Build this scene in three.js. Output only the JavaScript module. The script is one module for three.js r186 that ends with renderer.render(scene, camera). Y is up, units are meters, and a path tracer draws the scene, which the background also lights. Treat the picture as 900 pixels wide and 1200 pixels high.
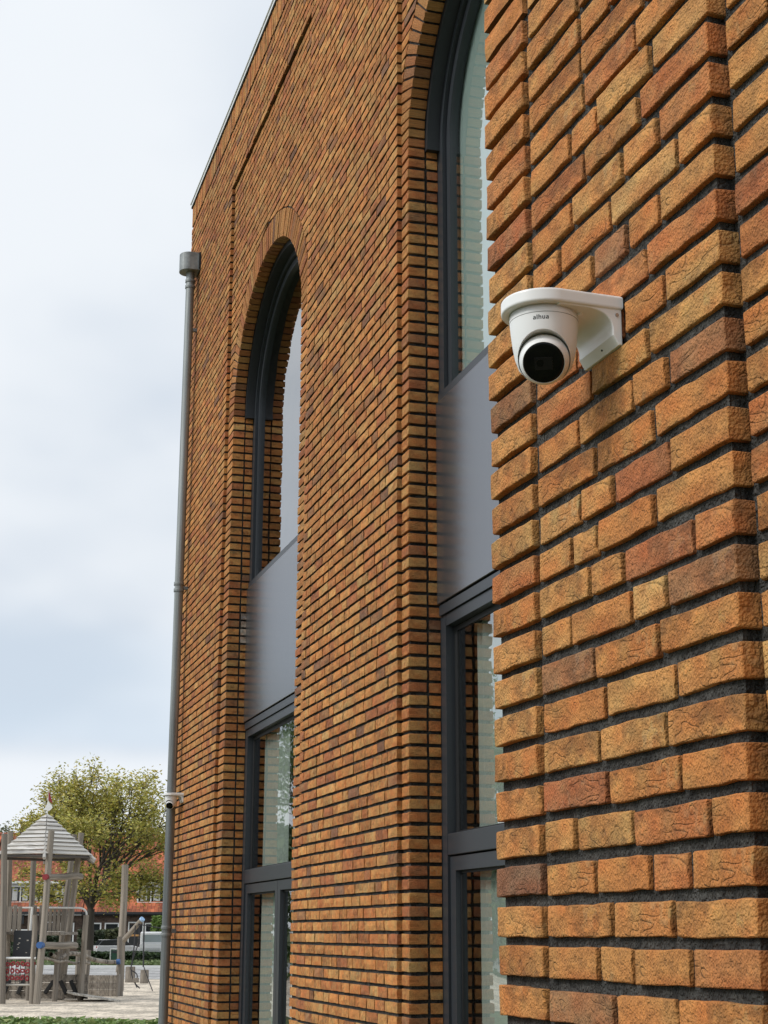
import * as THREE from 'three';
import { mergeGeometries, mergeVertices } from 'three/addons/utils/BufferGeometryUtils.js';
import { RoundedBoxGeometry } from 'three/addons/geometries/RoundedBoxGeometry.js';
import { TextGeometry } from 'three/addons/geometries/TextGeometry.js';
import { FontLoader } from 'three/addons/loaders/FontLoader.js';
import { Brush, Evaluator, SUBTRACTION } from 'three-bvh-csg';

// ------------------------------------------------------------------ camera, sky, sun, exposure
// World: y up, metres. The long brick facade runs along -z in the plane x = 2.27 to the right of the camera.
const EYE = 1.6, YAW = 0.28809, PITCH = 0.26088;
const scene = new THREE.Scene();
const camera = new THREE.PerspectiveCamera(35.944, 768 / 1024, 0.05, 2000);
camera.position.set(0, EYE, 0);
camera.rotation.order = 'YXZ';
camera.rotation.set(PITCH, -YAW, 0.00266);
const renderer = new THREE.WebGLRenderer({ antialias: true });
renderer.setSize(768, 1024);
renderer.toneMapping = THREE.LinearToneMapping;
renderer.toneMappingExposure = 1.22;
renderer.shadowMap.enabled = true;

// seeded random numbers and periodic value noise
function rngOf(seed) { let s = seed >>> 0; return () => { s = (s + 0x6D2B79F5) | 0; let t = Math.imul(s ^ (s >>> 15), 1 | s); t = (t + Math.imul(t ^ (t >>> 7), 61 | t)) ^ t; return ((t ^ (t >>> 14)) >>> 0) / 4294967296; }; }
const rnd = rngOf(20240501);
const rr = (a, b, r = rnd) => a + (b - a) * r();
function hash3(x, y, z) { let h = Math.imul(x, 374761393) ^ Math.imul(y, 668265263) ^ Math.imul(z, 2147483647 - 1274126177); h = Math.imul(h ^ (h >>> 13), 1274126177); return ((h ^ (h >>> 16)) >>> 0) / 4294967296; }
const fade = (t) => t * t * (3 - 2 * t);
const mod = (a, n) => ((a % n) + n) % n;
function pnoise(x, y, px, py, seed) {
  const xi = Math.floor(x), yi = Math.floor(y), fx = fade(x - xi), fy = fade(y - yi);
  const x0 = mod(xi, px), x1 = mod(xi + 1, px), y0 = mod(yi, py), y1 = mod(yi + 1, py);
  const a = hash3(x0, y0, seed), b = hash3(x1, y0, seed), c = hash3(x0, y1, seed), d = hash3(x1, y1, seed);
  return (a + (b - a) * fx) * (1 - fy) + (c + (d - c) * fx) * fy;
}
function noise3(x, y, z) {
  const xi = Math.floor(x), yi = Math.floor(y), zi = Math.floor(z), fx = fade(x - xi), fy = fade(y - yi), fz = fade(z - zi);
  let v = 0;
  for (let k = 0; k < 8; k++) { const i = k & 1, j = (k >> 1) & 1, l = k >> 2; v += hash3(xi + i, yi + j, zi + l) * (i ? fx : 1 - fx) * (j ? fy : 1 - fy) * (l ? fz : 1 - fz); }
  return v;
}
function fbm3(x, y, z, o = 5) { let a = 0.5, s = 0, n = 0; for (let i = 0; i < o; i++) { s += a * noise3(x, y, z); n += a; a *= 0.52; x *= 2.03; y *= 2.03; z *= 2.03; } return s / n; }

// bright hazy overcast sky; the sun sits behind thin cloud high over the left
const SUN = new THREE.Vector3(-0.72, 0.68, -0.10).normalize();
{
  const W = 1024, H = 512, data = new Float32Array(W * H * 4);
  const d = new THREE.Vector3();
  const mix = (a, b, t) => a + (b - a) * t, sst = (a, b, x) => fade(Math.min(1, Math.max(0, (x - a) / (b - a))));
  for (let j = 0; j < H; j++) for (let i = 0; i < W; i++) {
    const phi = (i + 0.5) / W * 2 * Math.PI - Math.PI, th = ((j + 0.5) / H - 0.5) * Math.PI;
    d.set(Math.cos(th) * Math.cos(phi), Math.sin(th), Math.cos(th) * Math.sin(phi));
    const e = Math.max(0, d.y), k = 1 / (e + 0.22);
    const n1 = fbm3(d.x * k * 1.5 + 11, d.z * k * 1.5 + 5, 3.3, 6), n2 = fbm3(d.x * k * 0.8 + 31, d.z * k * 0.8 + 15, 7.7, 4);
    let t = sst(0.37, 0.62, n1 * 0.72 + n2 * 0.28);
    let r = mix(0.50, 0.71, t), g = mix(0.565, 0.745, t), b = mix(0.65, 0.785, t);
    // a bluer bank low down and paler air at the horizon
    const w = fbm3(d.x * 3 + 2, d.z * 3 + 9, e * 26, 4);
    const bank = sst(0.108, 0.130, e + (w - 0.5) * 0.03) * (1 - sst(0.15, 0.20, e + (w - 0.5) * 0.06)) * (0.55 + 0.9 * (w - 0.3));
    r = mix(r, 0.54, 0.5 * Math.max(0, Math.min(1, bank))); g = mix(g, 0.64, 0.5 * Math.max(0, Math.min(1, bank))); b = mix(b, 0.75, 0.45 * Math.max(0, Math.min(1, bank)));
    const low = 1 - sst(0.095, 0.125, e + (w - 0.5) * 0.03);
    r = mix(r, 0.725, low); g = mix(g, 0.76, low); b = mix(b, 0.80, low);
    // thin cloud glows round the hidden sun
    const c = Math.max(0, d.dot(SUN)), glow = 0.28 * Math.pow(c, 3) + 0.9 * Math.pow(c, 24);
    r *= 1 + glow; g *= 1 + glow * 0.97; b *= 1 + glow * 0.92;
    if (d.y < 0) { const q = Math.min(1, -d.y * 6); r = mix(r, 0.25, q); g = mix(g, 0.26, q); b = mix(b, 0.24, q); }
    const o = (j * W + i) * 4; data[o] = r; data[o + 1] = g; data[o + 2] = b; data[o + 3] = 1;
  }
  const sky = new THREE.DataTexture(data, W, H, THREE.RGBAFormat, THREE.FloatType);
  sky.mapping = THREE.EquirectangularReflectionMapping; sky.magFilter = THREE.LinearFilter; sky.minFilter = THREE.LinearFilter; sky.colorSpace = THREE.LinearSRGBColorSpace; sky.needsUpdate = true;
  scene.background = sky; scene.environment = sky;
}
const sun = new THREE.DirectionalLight(new THREE.Color(1, 0.96, 0.9), 1.5);
sun.position.copy(SUN).multiplyScalar(60); sun.target.position.set(0, 3, -12);
sun.castShadow = true; sun.shadow.radius = 30; sun.shadow.mapSize.set(2048, 2048);
Object.assign(sun.shadow.camera, { left: -40, right: 40, top: 40, bottom: -40, near: 1, far: 160 });
scene.add(sun, sun.target);

// ------------------------------------------------------------------ helpers
const V = (x, y, z) => new THREE.Vector3(x, y, z);
const lin = (r, g, b) => new THREE.Color().setRGB(r, g, b);
const std = (r, g, b, o = {}) => new THREE.MeshStandardMaterial({ color: lin(r, g, b), roughness: 0.8, ...o });
const used = new Map();
function numbered(n) { const k = used.get(n) || 0; used.set(n, k + 1); return k ? `${n}_${String(k).padStart(3, '0')}` : n; }
function mesh(name, geo, mat, parent) { const m = new THREE.Mesh(geo, mat); m.name = name; m.castShadow = m.receiveShadow = true; if (parent) parent.add(m); return m; }
function tag(o, label, category, group, kind) { o.userData.label = label; o.userData.category = category; if (group) o.userData.group = group; if (kind) o.userData.kind = kind; return o; }
function thing(name, label, category, pos, turn = 0, group) { const g = new THREE.Group(); g.name = numbered(name); g.position.copy(pos); g.rotation.y = turn; tag(g, label, category, group); scene.add(g); return g; }
function struct(name, geo, mat) { const m = mesh(name, geo, mat, scene); m.userData.kind = 'structure'; m.castShadow = false; return m; }
const box = (w, h, d, x = 0, y = 0, z = 0, ry = 0, rz = 0, rx = 0) => { const g = new THREE.BoxGeometry(w, h, d); if (rz) g.rotateZ(rz); if (rx) g.rotateX(rx); if (ry) g.rotateY(ry); g.translate(x, y, z); return g; };
const rbox = (w, h, d, r, x = 0, y = 0, z = 0) => new RoundedBoxGeometry(w, h, d, 2, r).translate(x, y, z);
const cyl = (r0, r1, h, x = 0, y = 0, z = 0, n = 16) => new THREE.CylinderGeometry(r1, r0, h, n).translate(x, y, z);
// a round bar between two points, slightly crooked when asked
function bar(a, b, r0, r1 = r0, n = 9, wob = 0, seed = 1) {
  const len = a.distanceTo(b), g = new THREE.CylinderGeometry(r1, r0, len, n, wob ? 6 : 1);
  if (wob) { const p = g.attributes.position; for (let i = 0; i < p.count; i++) { const y = p.getY(i) / len; p.setX(i, p.getX(i) + wob * (noise3(y * 3 + seed * 7.3, seed, 1.5) - 0.5)); p.setZ(i, p.getZ(i) + wob * (noise3(y * 3 + seed * 3.1, seed, 8.5) - 0.5)); } g.computeVertexNormals(); }
  const q = new THREE.Quaternion().setFromUnitVectors(V(0, 1, 0), b.clone().sub(a).normalize());
  return g.applyQuaternion(q).translate((a.x + b.x) / 2, (a.y + b.y) / 2, (a.z + b.z) / 2);
}
const metricUV = (g) => { const q = g.index ? g.toNonIndexed() : g, p = q.attributes.position, n = q.attributes.normal, uv = new Float32Array(p.count * 2); for (let i = 0; i < p.count; i++) { const a = Math.abs(n.getX(i)), b = Math.abs(n.getY(i)), c = Math.abs(n.getZ(i)); uv[2 * i] = a > b && a > c ? p.getZ(i) : p.getX(i); uv[2 * i + 1] = b > a && b > c ? p.getZ(i) : p.getY(i); } q.setAttribute('uv', new THREE.BufferAttribute(uv, 2)); return q; };
const merge = (l) => mergeGeometries(l.map((g) => { const q = g.index ? g.toNonIndexed() : g; for (const k of Object.keys(q.attributes)) if (!['position', 'normal', 'uv'].includes(k)) q.deleteAttribute(k); return q; }));
// a place X metres to the right and F metres ahead of the viewer's spot, on the ground
const CA = Math.cos(YAW), SA = Math.sin(YAW);
const at = (X, F, y = 0) => V(X * CA + F * SA, y, X * SA - F * CA);

// ------------------------------------------------------------------ textures
function texture(size, fn, srgb, repeat) {
  const data = new Uint8Array(size * size * 4);
  for (let j = 0; j < size; j++) for (let i = 0; i < size; i++) { const c = fn(i / size, j / size), o = (j * size + i) * 4; data[o] = c[0] * 255; data[o + 1] = c[1] * 255; data[o + 2] = c[2] * 255; data[o + 3] = 255; }
  const t = new THREE.DataTexture(data, size, size); t.wrapS = t.wrapT = THREE.RepeatWrapping; t.magFilter = THREE.LinearFilter; t.minFilter = THREE.LinearMipmapLinearFilter; t.generateMipmaps = true;
  if (srgb) t.colorSpace = THREE.SRGBColorSpace; t.repeat.set(repeat, repeat); t.needsUpdate = true; return t;
}
const cl = (v) => Math.min(1, Math.max(0, v));
const N = (u, v, fx, fy, s) => pnoise(u * fx, v * fy, fx, fy, s);
// hand-formed brick: sandy grain, creased clay folds. The tile is half a metre wide.
function brickHeight(u, v) {
  const wx = (N(u, v, 9, 14, 5) - 0.5) * 0.05, wy = (N(u, v, 11, 17, 6) - 0.5) * 0.04;
  const a = 1 - Math.abs(2 * N(u + wx, v + wy, 20, 48, 1) - 1), b = 1 - Math.abs(2 * N(u + wy + v * 0.5, v + wx, 40, 90, 2) - 1);
  const patch = fade(cl((N(u, v, 8, 12, 8) - 0.51) * 4.5)), patch2 = fade(cl((N(u, v, 13, 15, 18) - 0.42) * 3));
  const fold = -Math.pow(a, 9) * 0.50 * patch - Math.pow(b, 5) * 0.07 * patch2;
  const grain = (N(u, v, 210, 210, 3) - 0.5) * 0.34 + (N(u, v, 110, 110, 4) - 0.5) * 0.30 + (N(u, v, 420, 420, 9) - 0.5) * 0.16;
  return cl(0.66 + fold + grain + (N(u, v, 26, 44, 7) - 0.5) * 0.26);
}
const brickBump = texture(1024, (u, v) => { const h = brickHeight(u, v); return [h, h, h]; }, false, 2);
const brickMap = texture(1024, (u, v) => {
  const h = brickHeight(u, v), g = N(u, v, 260, 260, 21) * 0.5 + N(u, v, 130, 130, 22) * 0.5, l = N(u, v, 8, 12, 23) * 0.6 + N(u, v, 24, 30, 24) * 0.4;
  const k = 0.87 + (g - 0.5) * 0.22 + (l - 0.5) * 0.26 + (h - 0.6) * 0.16, y = (N(u, v, 14, 20, 25) - 0.5) * 0.16;
  const burn = 1 - 0.15 * fade(cl((N(u, v, 6, 9, 27) * 0.65 + N(u, v, 30, 38, 28) * 0.35 - 0.60) * 6)), bloom = 0.5 * fade(cl((N(u, v, 5, 8, 29) * 0.6 + N(u, v, 44, 44, 30) * 0.4 - 0.72) * 8));
  const speck = burn * (N(u, v, 300, 300, 26) > 0.88 ? 0.82 : 1);
  return [cl(k * speck), cl(k * speck * (1 + y) + bloom * 0.14), cl(k * speck * (1 + y * 1.6) + bloom * 0.34)];
}, true, 2);
const mortarBump = texture(512, (u, v) => { const h = N(u, v, 60, 60, 31) * 0.5 + N(u, v, 140, 140, 32) * 0.5; return [h, h, h]; }, false, 3);
const mortarMap = texture(512, (u, v) => { const k = 0.72 + (N(u, v, 9, 9, 34) - 0.5) * 0.35 + (N(u, v, 40, 40, 35) - 0.5) * 0.3 + (N(u, v, 150, 150, 36) - 0.5) * 0.35; return [cl(k), cl(k * 0.99), cl(k * 0.97)]; }, true, 2);
const grainBump = texture(512, (u, v) => { const h = N(u, v, 12, 12, 41) * 0.4 + N(u, v, 50, 50, 42) * 0.3 + N(u, v, 160, 160, 43) * 0.3; return [h, h, h]; }, false, 1);
const groundMap = texture(512, (u, v) => { const k = 0.85 + (N(u, v, 5, 5, 51) - 0.5) * 0.25 + (N(u, v, 23, 23, 52) - 0.5) * 0.3 + (N(u, v, 90, 90, 53) - 0.5) * 0.35 + (N(u, v, 230, 230, 54) - 0.5) * 0.2; return [cl(k), cl(k), cl(k)]; }, true, 1);
const woodMap = texture(512, (u, v) => { const s = N(u + (N(u, v, 3, 2, 61) - 0.5) * 0.1, v, 70, 3, 62), c = N(u, v, 24, 2, 63); const k = 0.9 + (s - 0.5) * 0.3 + (c - 0.5) * 0.25 - (N(u, v, 110, 2, 64) > 0.82 ? 0.25 : 0); return [cl(k), cl(k * 0.985), cl(k * 0.96)]; }, true, 1);
const tileMap = texture(512, (u, v) => { const t = hash3(Math.floor(u * 16), Math.floor(v * 16), 71), k = 0.78 + (t - 0.5) * 0.22 + (N(u, v, 6, 6, 72) - 0.5) * 0.35 + (N(u, v, 60, 60, 73) - 0.5) * 0.2 - (mod(u * 16, 1) < 0.12 ? 0.22 : 0); return [cl(k), cl(k * (0.95 + t * 0.08)), cl(k * 0.97)]; }, true, 1);
const glassWave = texture(256, (u, v) => { const h = N(u, v, 4, 3, 91) * 0.7 + N(u, v, 9, 11, 92) * 0.3; return [h, h, h]; }, false, 1);
const zincMap = texture(256, (u, v) => { const k = 0.82 + (N(u, v, 6, 4, 81) - 0.5) * 0.3 + (N(u, v, 22, 12, 82) - 0.5) * 0.2 + (N(u, v, 60, 60, 83) - 0.5) * 0.1; return [cl(k), cl(k), cl(k)]; }, true, 1);

// ------------------------------------------------------------------ materials
const TONES = [[0.62, 0.245, 0.066], [0.65, 0.275, 0.078], [0.66, 0.305, 0.090], [0.58, 0.21, 0.062], [0.50, 0.172, 0.060], [0.67, 0.335, 0.108], [0.42, 0.182, 0.072], [0.31, 0.138, 0.068]];
const pickTone = (r) => { const q = r(); return q < 0.29 ? 0 : q < 0.52 ? 1 : q < 0.67 ? 2 : q < 0.82 ? 3 : q < 0.885 ? 4 : q < 0.94 ? 5 : q < 0.983 ? 6 : 7; };
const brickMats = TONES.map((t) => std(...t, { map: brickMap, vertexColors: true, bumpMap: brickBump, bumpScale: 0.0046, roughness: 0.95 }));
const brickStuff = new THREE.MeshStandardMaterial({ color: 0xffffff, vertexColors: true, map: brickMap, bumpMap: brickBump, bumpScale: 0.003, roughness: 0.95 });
const M = {
  mortar: std(0.078, 0.076, 0.072, { map: mortarMap, bumpMap: mortarBump, bumpScale: 0.008, roughness: 0.97 }),
  frame: new THREE.MeshPhysicalMaterial({ color: lin(0.035, 0.04, 0.047), roughness: 0.38 }),
  liner: new THREE.MeshPhysicalMaterial({ color: lin(0.02, 0.022, 0.026), roughness: 0.5 }),
  panel: new THREE.MeshPhysicalMaterial({ color: lin(0.205, 0.208, 0.22), metalness: 0.8, roughness: 0.25 }),
  glass: new THREE.MeshPhysicalMaterial({ color: lin(0.88, 0.92, 0.91), transmission: 1, thickness: 0, ior: 4.4, roughness: 0.0, bumpMap: glassWave, bumpScale: 0.0012 }),
  glassBright: new THREE.MeshPhysicalMaterial({ color: lin(0.88, 0.92, 0.91), transmission: 1, thickness: 0, ior: 9, roughness: 0.0, bumpMap: glassWave, bumpScale: 0.0012 }),
  inner: std(0.42, 0.42, 0.40), blind: std(0.50, 0.60, 0.56, { roughness: 0.9, side: THREE.DoubleSide }), drape: std(0.46, 0.50, 0.45, { roughness: 0.95, side: THREE.DoubleSide }),
  gasket: std(0.012, 0.012, 0.013, { roughness: 0.6 }),
  zinc: std(0.37, 0.395, 0.395, { metalness: 0.35, roughness: 0.5, map: zincMap }),
  white: new THREE.MeshPhysicalMaterial({ color: lin(0.86, 0.86, 0.85), roughness: 0.32, bumpMap: grainBump, bumpScale: 0.00004 }),
  lens: new THREE.MeshPhysicalMaterial({ color: lin(0.004, 0.004, 0.005), roughness: 0.08, ior: 1.3 }),
  lensInner: new THREE.MeshPhysicalMaterial({ color: lin(0.011, 0.011, 0.012), roughness: 0.3, ior: 1.3 }),
  print: std(0.03, 0.03, 0.03), steel: std(0.45, 0.45, 0.46, { metalness: 0.8, roughness: 0.35 }),
  wood: std(0.37, 0.33, 0.285, { map: woodMap, bumpMap: woodMap, bumpScale: 0.004 }), wood2: std(0.29, 0.26, 0.228, { map: woodMap }), woodPale: std(0.62, 0.60, 0.56, { map: woodMap }),
  slat: std(0.66, 0.65, 0.635, { map: woodMap, roughness: 0.7 }), slat2: std(0.60, 0.59, 0.58, { map: woodMap, roughness: 0.7 }), darkWood: std(0.10, 0.09, 0.085),
  board: std(0.018, 0.021, 0.026, { roughness: 0.5 }), rubber: std(0.02, 0.02, 0.02), red: std(0.25, 0.025, 0.03, { roughness: 0.5 }), blue: std(0.03, 0.10, 0.28, { roughness: 0.5 }), paleBlue: std(0.35, 0.52, 0.75),
  rail: std(0.72, 0.71, 0.68, { roughness: 0.45 }), rope: std(0.04, 0.04, 0.045),
  sand: std(0.82, 0.71, 0.57, { map: groundMap, roughness: 1, bumpMap: groundMap, bumpScale: 0.03 }), paving: std(0.48, 0.47, 0.46, { map: groundMap }), kerb: std(0.72, 0.72, 0.70), asphalt: std(0.09, 0.09, 0.09, { map: groundMap }),
  turf: std(0.12, 0.15, 0.05, { map: groundMap, roughness: 1, bumpMap: groundMap, bumpScale: 0.05 }),
  houseBrick: std(0.13, 0.085, 0.062, { map: groundMap }), roofTile: std(0.60, 0.17, 0.075, { map: tileMap, roughness: 0.75 }), roofTile2: std(0.54, 0.16, 0.08, { map: tileMap, roughness: 0.75 }), trim: std(0.78, 0.78, 0.76, { roughness: 0.5 }), darkTrim: std(0.03, 0.032, 0.035), pane: new THREE.MeshPhysicalMaterial({ color: lin(0.02, 0.023, 0.025), roughness: 0.06 }), curtain: std(0.55, 0.55, 0.52),
  carWhite: new THREE.MeshPhysicalMaterial({ color: lin(0.78, 0.78, 0.79), roughness: 0.3, clearcoat: 1, clearcoatRoughness: 0.05 }), tail: std(0.3, 0.02, 0.02, { roughness: 0.3 }), tyre: std(0.02, 0.02, 0.02),
  bark: std(0.075, 0.06, 0.048), green: std(0.012, 0.055, 0.03, { roughness: 0.5 }), orange: std(0.62, 0.33, 0.12),
};

// ------------------------------------------------------------------ bricks
const BH = 0.0465, PITCH_Y = 0.0625, J = 0.011;
// a close-up brick: rounded, uneven arrises; front face at z = 0, centred in x and y
function fineBrick(len, depth, seed) {
  const nx = Math.max(5, Math.round(len / 0.022)), ny = 5, nz = depth > 0.05 ? 4 : 3, rad = 0.0023;
  const g0 = new THREE.BoxGeometry(1, 1, 1, nx, ny, nz); g0.deleteAttribute('normal'); g0.deleteAttribute('uv');
  const g = mergeVertices(g0, 1e-5), p = g.attributes.position, uv = new Float32Array(p.count * 2), col = new Float32Array(p.count * 3);
  const ru = hash3(seed, 1, 9), rv = hash3(seed, 2, 9);
  const remap = (t, n, size) => { const i = Math.round((t + 0.5) * n); if (i === 0) return -size / 2; if (i === n) return size / 2; const e = rad * 1.1; return -size / 2 + e + (size - 2 * e) * (i - 1) / (n - 2); };
  for (let i = 0; i < p.count; i++) {
    let x = remap(p.getX(i), nx, len), y = remap(p.getY(i), ny, BH), z = remap(p.getZ(i), nz, depth);
    const ex = Math.abs(x) > len / 2 - 1e-6, ey = Math.abs(y) > BH / 2 - 1e-6, zf = z - depth / 2;
    let u = x, v = y; if (ex) u = x - Math.sign(x) * zf; else if (ey) v = y - Math.sign(y) * zf;
    uv[2 * i] = u + ru; uv[2 * i + 1] = v + rv;
    const cx = Math.min(Math.max(x, -len / 2 + rad), len / 2 - rad), cy = Math.min(Math.max(y, -BH / 2 + rad), BH / 2 - rad), cz = Math.min(z, depth / 2 - rad);
    const dx = x - cx, dy = y - cy, dz = z - cz, d = Math.hypot(dx, dy, dz);
    if (d > 1e-9) { const k = rad / Math.max(d, rad); x = cx + dx * k; y = cy + dy * k; z = cz + dz * k; }
    { const m = ey && z < depth / 2 - 0.0035 ? 0.42 : ex && z < depth / 2 - 0.0035 ? 0.8 : 1; col[3 * i] = m; col[3 * i + 1] = m * (m < 0.5 ? 1.15 : 1); col[3 * i + 2] = m * (m < 0.5 ? 1.6 : 1); }  // bed faces darkened towards mortar residue; deepens the joint shade in the vertex colour
    const s = seed * 13.7, n = (f, o) => noise3(x * f + s + o, y * f + o, z * f + s) - 0.5;
    const edge = ey ? 1 : 0.35;
    y += n(70, 3) * 0.0044 * edge + n(14, 5) * 0.0036; x += n(70, 7) * 0.0026 + n(20, 2) * 0.0016;
    z += n(50, 9) * 0.0022 + n(16, 1) * 0.0024 - Math.max(0, n(34, 21) - 0.24) * 0.04 * (ey || ex ? 1 : 0);
    p.setXYZ(i, x, y, z - depth / 2);
  }
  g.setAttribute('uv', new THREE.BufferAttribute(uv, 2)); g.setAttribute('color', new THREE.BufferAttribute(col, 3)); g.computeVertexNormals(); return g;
}
// a distant brick is written straight into a shared buffer: front as a small uneven grid, four sides
class BrickBuffer {
  constructor() { this.p = []; this.u = []; this.c = []; }
  tri(a, b, c, ua, ub, uc, col) { for (const [q, t] of [[a, ua], [b, ub], [c, uc]]) { this.p.push(q[0], q[1], q[2]); this.u.push(t[0], t[1]); this.c.push(col[0], col[1], col[2]); } }
  quad(a, b, c, d, ua, ub, uc, ud, col) { this.tri(a, b, c, ua, ub, uc, col); this.tri(a, c, d, ua, uc, ud, col); }
  // xy: maps (x, y, z) of the brick to wall space; ends may slant: x0b, x0t, x1b, x1t
  brick(x0b, x0t, x1b, x1t, y0, y1, z, depth, r, map = null, tone = null) {
    const t = tone || TONES[pickTone(r)], k = (0.86 + 0.26 * r()) * (map ? 1 : 0.88 + 0.24 * noise3(x0b * 0.9 + 40, y0 * 0.7 + 9, 2)), col = [t[0] * k, t[1] * k, t[2] * k], ou = r(), ov = r();
    const nx = Math.max(2, Math.min(4, Math.round((x1b - x0b) / 0.07))), ny = 2, j = 0.0028, V0 = [], P = [];
    z += (r() - 0.5) * 0.004;
    const bed = [col[0] * 0.42, col[1] * 0.5, col[2] * 0.7];  // top and bottom sides: joint shade painted into the colour, tinted like mortar residue
    for (let b = 0; b <= ny; b++) for (let a = 0; a <= nx; a++) {
      const fy = b / ny, xl = x0b + (x0t - x0b) * fy, xr = x1b + (x1t - x1b) * fy, edge = (a === 0 || a === nx || b === 0 || b === ny);
      const X = xl + (xr - xl) * a / nx + (r() - 0.5) * j, Y = y0 + (y1 - y0) * fy + (r() - 0.5) * j, Z = z + (r() - 0.5) * 0.003 - (edge ? 0.0022 : 0);
      P.push([X, Y, Z]); V0.push([X + ou, Y + ov]);
    }
    const w = map ? P.map((q) => map(q)) : P, id = (a, b) => b * (nx + 1) + a;
    const back = (q) => (map ? map([q[0], q[1], z - depth]) : [q[0], q[1], z - depth]);
    for (let b = 0; b < ny; b++) for (let a = 0; a < nx; a++) { const i = [id(a, b), id(a + 1, b), id(a + 1, b + 1), id(a, b + 1)]; this.quad(...i.map((q) => w[q]), ...i.map((q) => V0[q]), col); }
    const loop = []; for (let a = 0; a < nx; a++) loop.push(id(a, 0)); for (let b = 0; b < ny; b++) loop.push(id(nx, b)); for (let a = nx; a > 0; a--) loop.push(id(a, ny)); for (let b = ny; b > 0; b--) loop.push(id(0, b));
    for (let i = 0; i < loop.length; i++) { const A = loop[i], B = loop[(i + 1) % loop.length], h = i < nx || (i >= nx + ny && i < 2 * nx + ny);
      const ua = V0[A], ub = V0[B], ua2 = h ? [ua[0], ua[1] - depth] : [ua[0] + depth, ua[1]], ub2 = h ? [ub[0], ub[1] - depth] : [ub[0] + depth, ub[1]];
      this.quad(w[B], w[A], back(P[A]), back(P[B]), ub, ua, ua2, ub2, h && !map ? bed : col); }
  }
  build(parent) {
    const g = new THREE.BufferGeometry(); g.setAttribute('position', new THREE.Float32BufferAttribute(this.p, 3)); g.setAttribute('uv', new THREE.Float32BufferAttribute(this.u, 2)); g.setAttribute('color', new THREE.Float32BufferAttribute(this.c, 3)); g.computeVertexNormals();
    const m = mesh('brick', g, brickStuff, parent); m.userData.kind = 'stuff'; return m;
  }
}
// wild bond: stretchers, headers and three-quarter bricks in no fixed order between two ends
function wildBond(x0, x1, r) {
  const out = []; let x = x0, last = '';
  while (x < x1 - 0.03) {
    const q = r(); let k = q < 0.5 ? 'S' : q < 0.75 ? 'T' : 'H'; if (k === 'H' && last === 'H') k = 'S';
    let l = k === 'S' ? 0.205 : k === 'T' ? 0.15 : 0.098; l += (r() - 0.5) * 0.012; last = k;
    if (x1 - (x + l + J) < 0.09) l = x1 - x; if (l > 0.24) { const h = l * (0.42 + 0.16 * r()); out.push([x, x + h - J / 2]); out.push([x + h + J / 2, x1]); break; }
    out.push([x, Math.min(x1, x + l)]); x += l + J;
  }
  return out;
}

// ------------------------------------------------------------------ the school building
const school = thing('school_building', 'tall orange brick building with arched dark framed windows and recessed bays', 'building', V(0, 0, 0));
const facade = new THREE.Group(); facade.name = 'brick_facade'; facade.rotation.y = -Math.PI / 2; school.add(facade); // local x = towards the viewer, z = outwards
const RF = -2.266, RR = -2.291, MJ = 0.013;                        // z of pier faces, of recessed bays; depth of joints
const ROOF = 8.60, GRID = 4.41, SOFFIT = GRID + 0.0625 * 55 - BH - 0.003;          // 7.79
const SPRING = 5.668, AA = 1.165, AB = 0.935, RING = 0.205, SILL = 0.0;
const wins = [-10.885, -6.135];
const bays = [[-12.27, -9.45], [-7.42, -4.72]];
const END = -14.40, NEAR = -2.75;
const br = rngOf(77);
let single = 0;
const cacheBrick = new Map();
function brickMesh(parent, x0, x1, yTop, z, depth, cls) {             // one brick as a mesh of its own
  const len = x1 - x0, q = Math.max(0.06, Math.round(len / 0.02) * 0.02), v = Math.floor(br() * 7), key = `${q.toFixed(2)}|${v}|${depth}`;
  if (!cacheBrick.has(key)) cacheBrick.set(key, fineBrick(q, depth, cacheBrick.size + 1));
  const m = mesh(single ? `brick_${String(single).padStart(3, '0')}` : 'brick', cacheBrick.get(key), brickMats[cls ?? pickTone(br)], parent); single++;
  m.scale.x = len / q; m.position.set((x0 + x1) / 2, yTop - BH / 2, z + (br() - 0.5) * 0.004); m.rotation.z = (br() - 0.5) * 0.012; m.rotation.y = (br() - 0.5) * 0.008;
  return m;
}
function archShape(cx, a, b, y0, ys) { const s = new THREE.Shape(); s.moveTo(cx - a, y0); s.lineTo(cx + a, y0); s.lineTo(cx + a, ys); s.absellipse(cx, ys, a, b, 0, Math.PI, false); s.lineTo(cx - a, y0); return s; }
function archPath(...a) { const p = new THREE.Path(); p.setFromPoints(archShape(...a).getPoints(48)); return p; }
const ext = (shape, d, z, curveSegments = 48) => new THREE.ExtrudeGeometry(shape, { depth: d, bevelEnabled: false, curveSegments }).translate(0, 0, z);
const rect = (x0, y0, x1, y1) => { const s = new THREE.Shape(); s.moveTo(x0, y0); s.lineTo(x1, y0); s.lineTo(x1, y1); s.lineTo(x0, y1); s.closePath(); return s; };
const rectPath = (x0, y0, x1, y1) => { const p = new THREE.Path(); p.moveTo(x0, y0); p.lineTo(x0, y1); p.lineTo(x1, y1); p.lineTo(x1, y0); p.closePath(); return p; };
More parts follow.
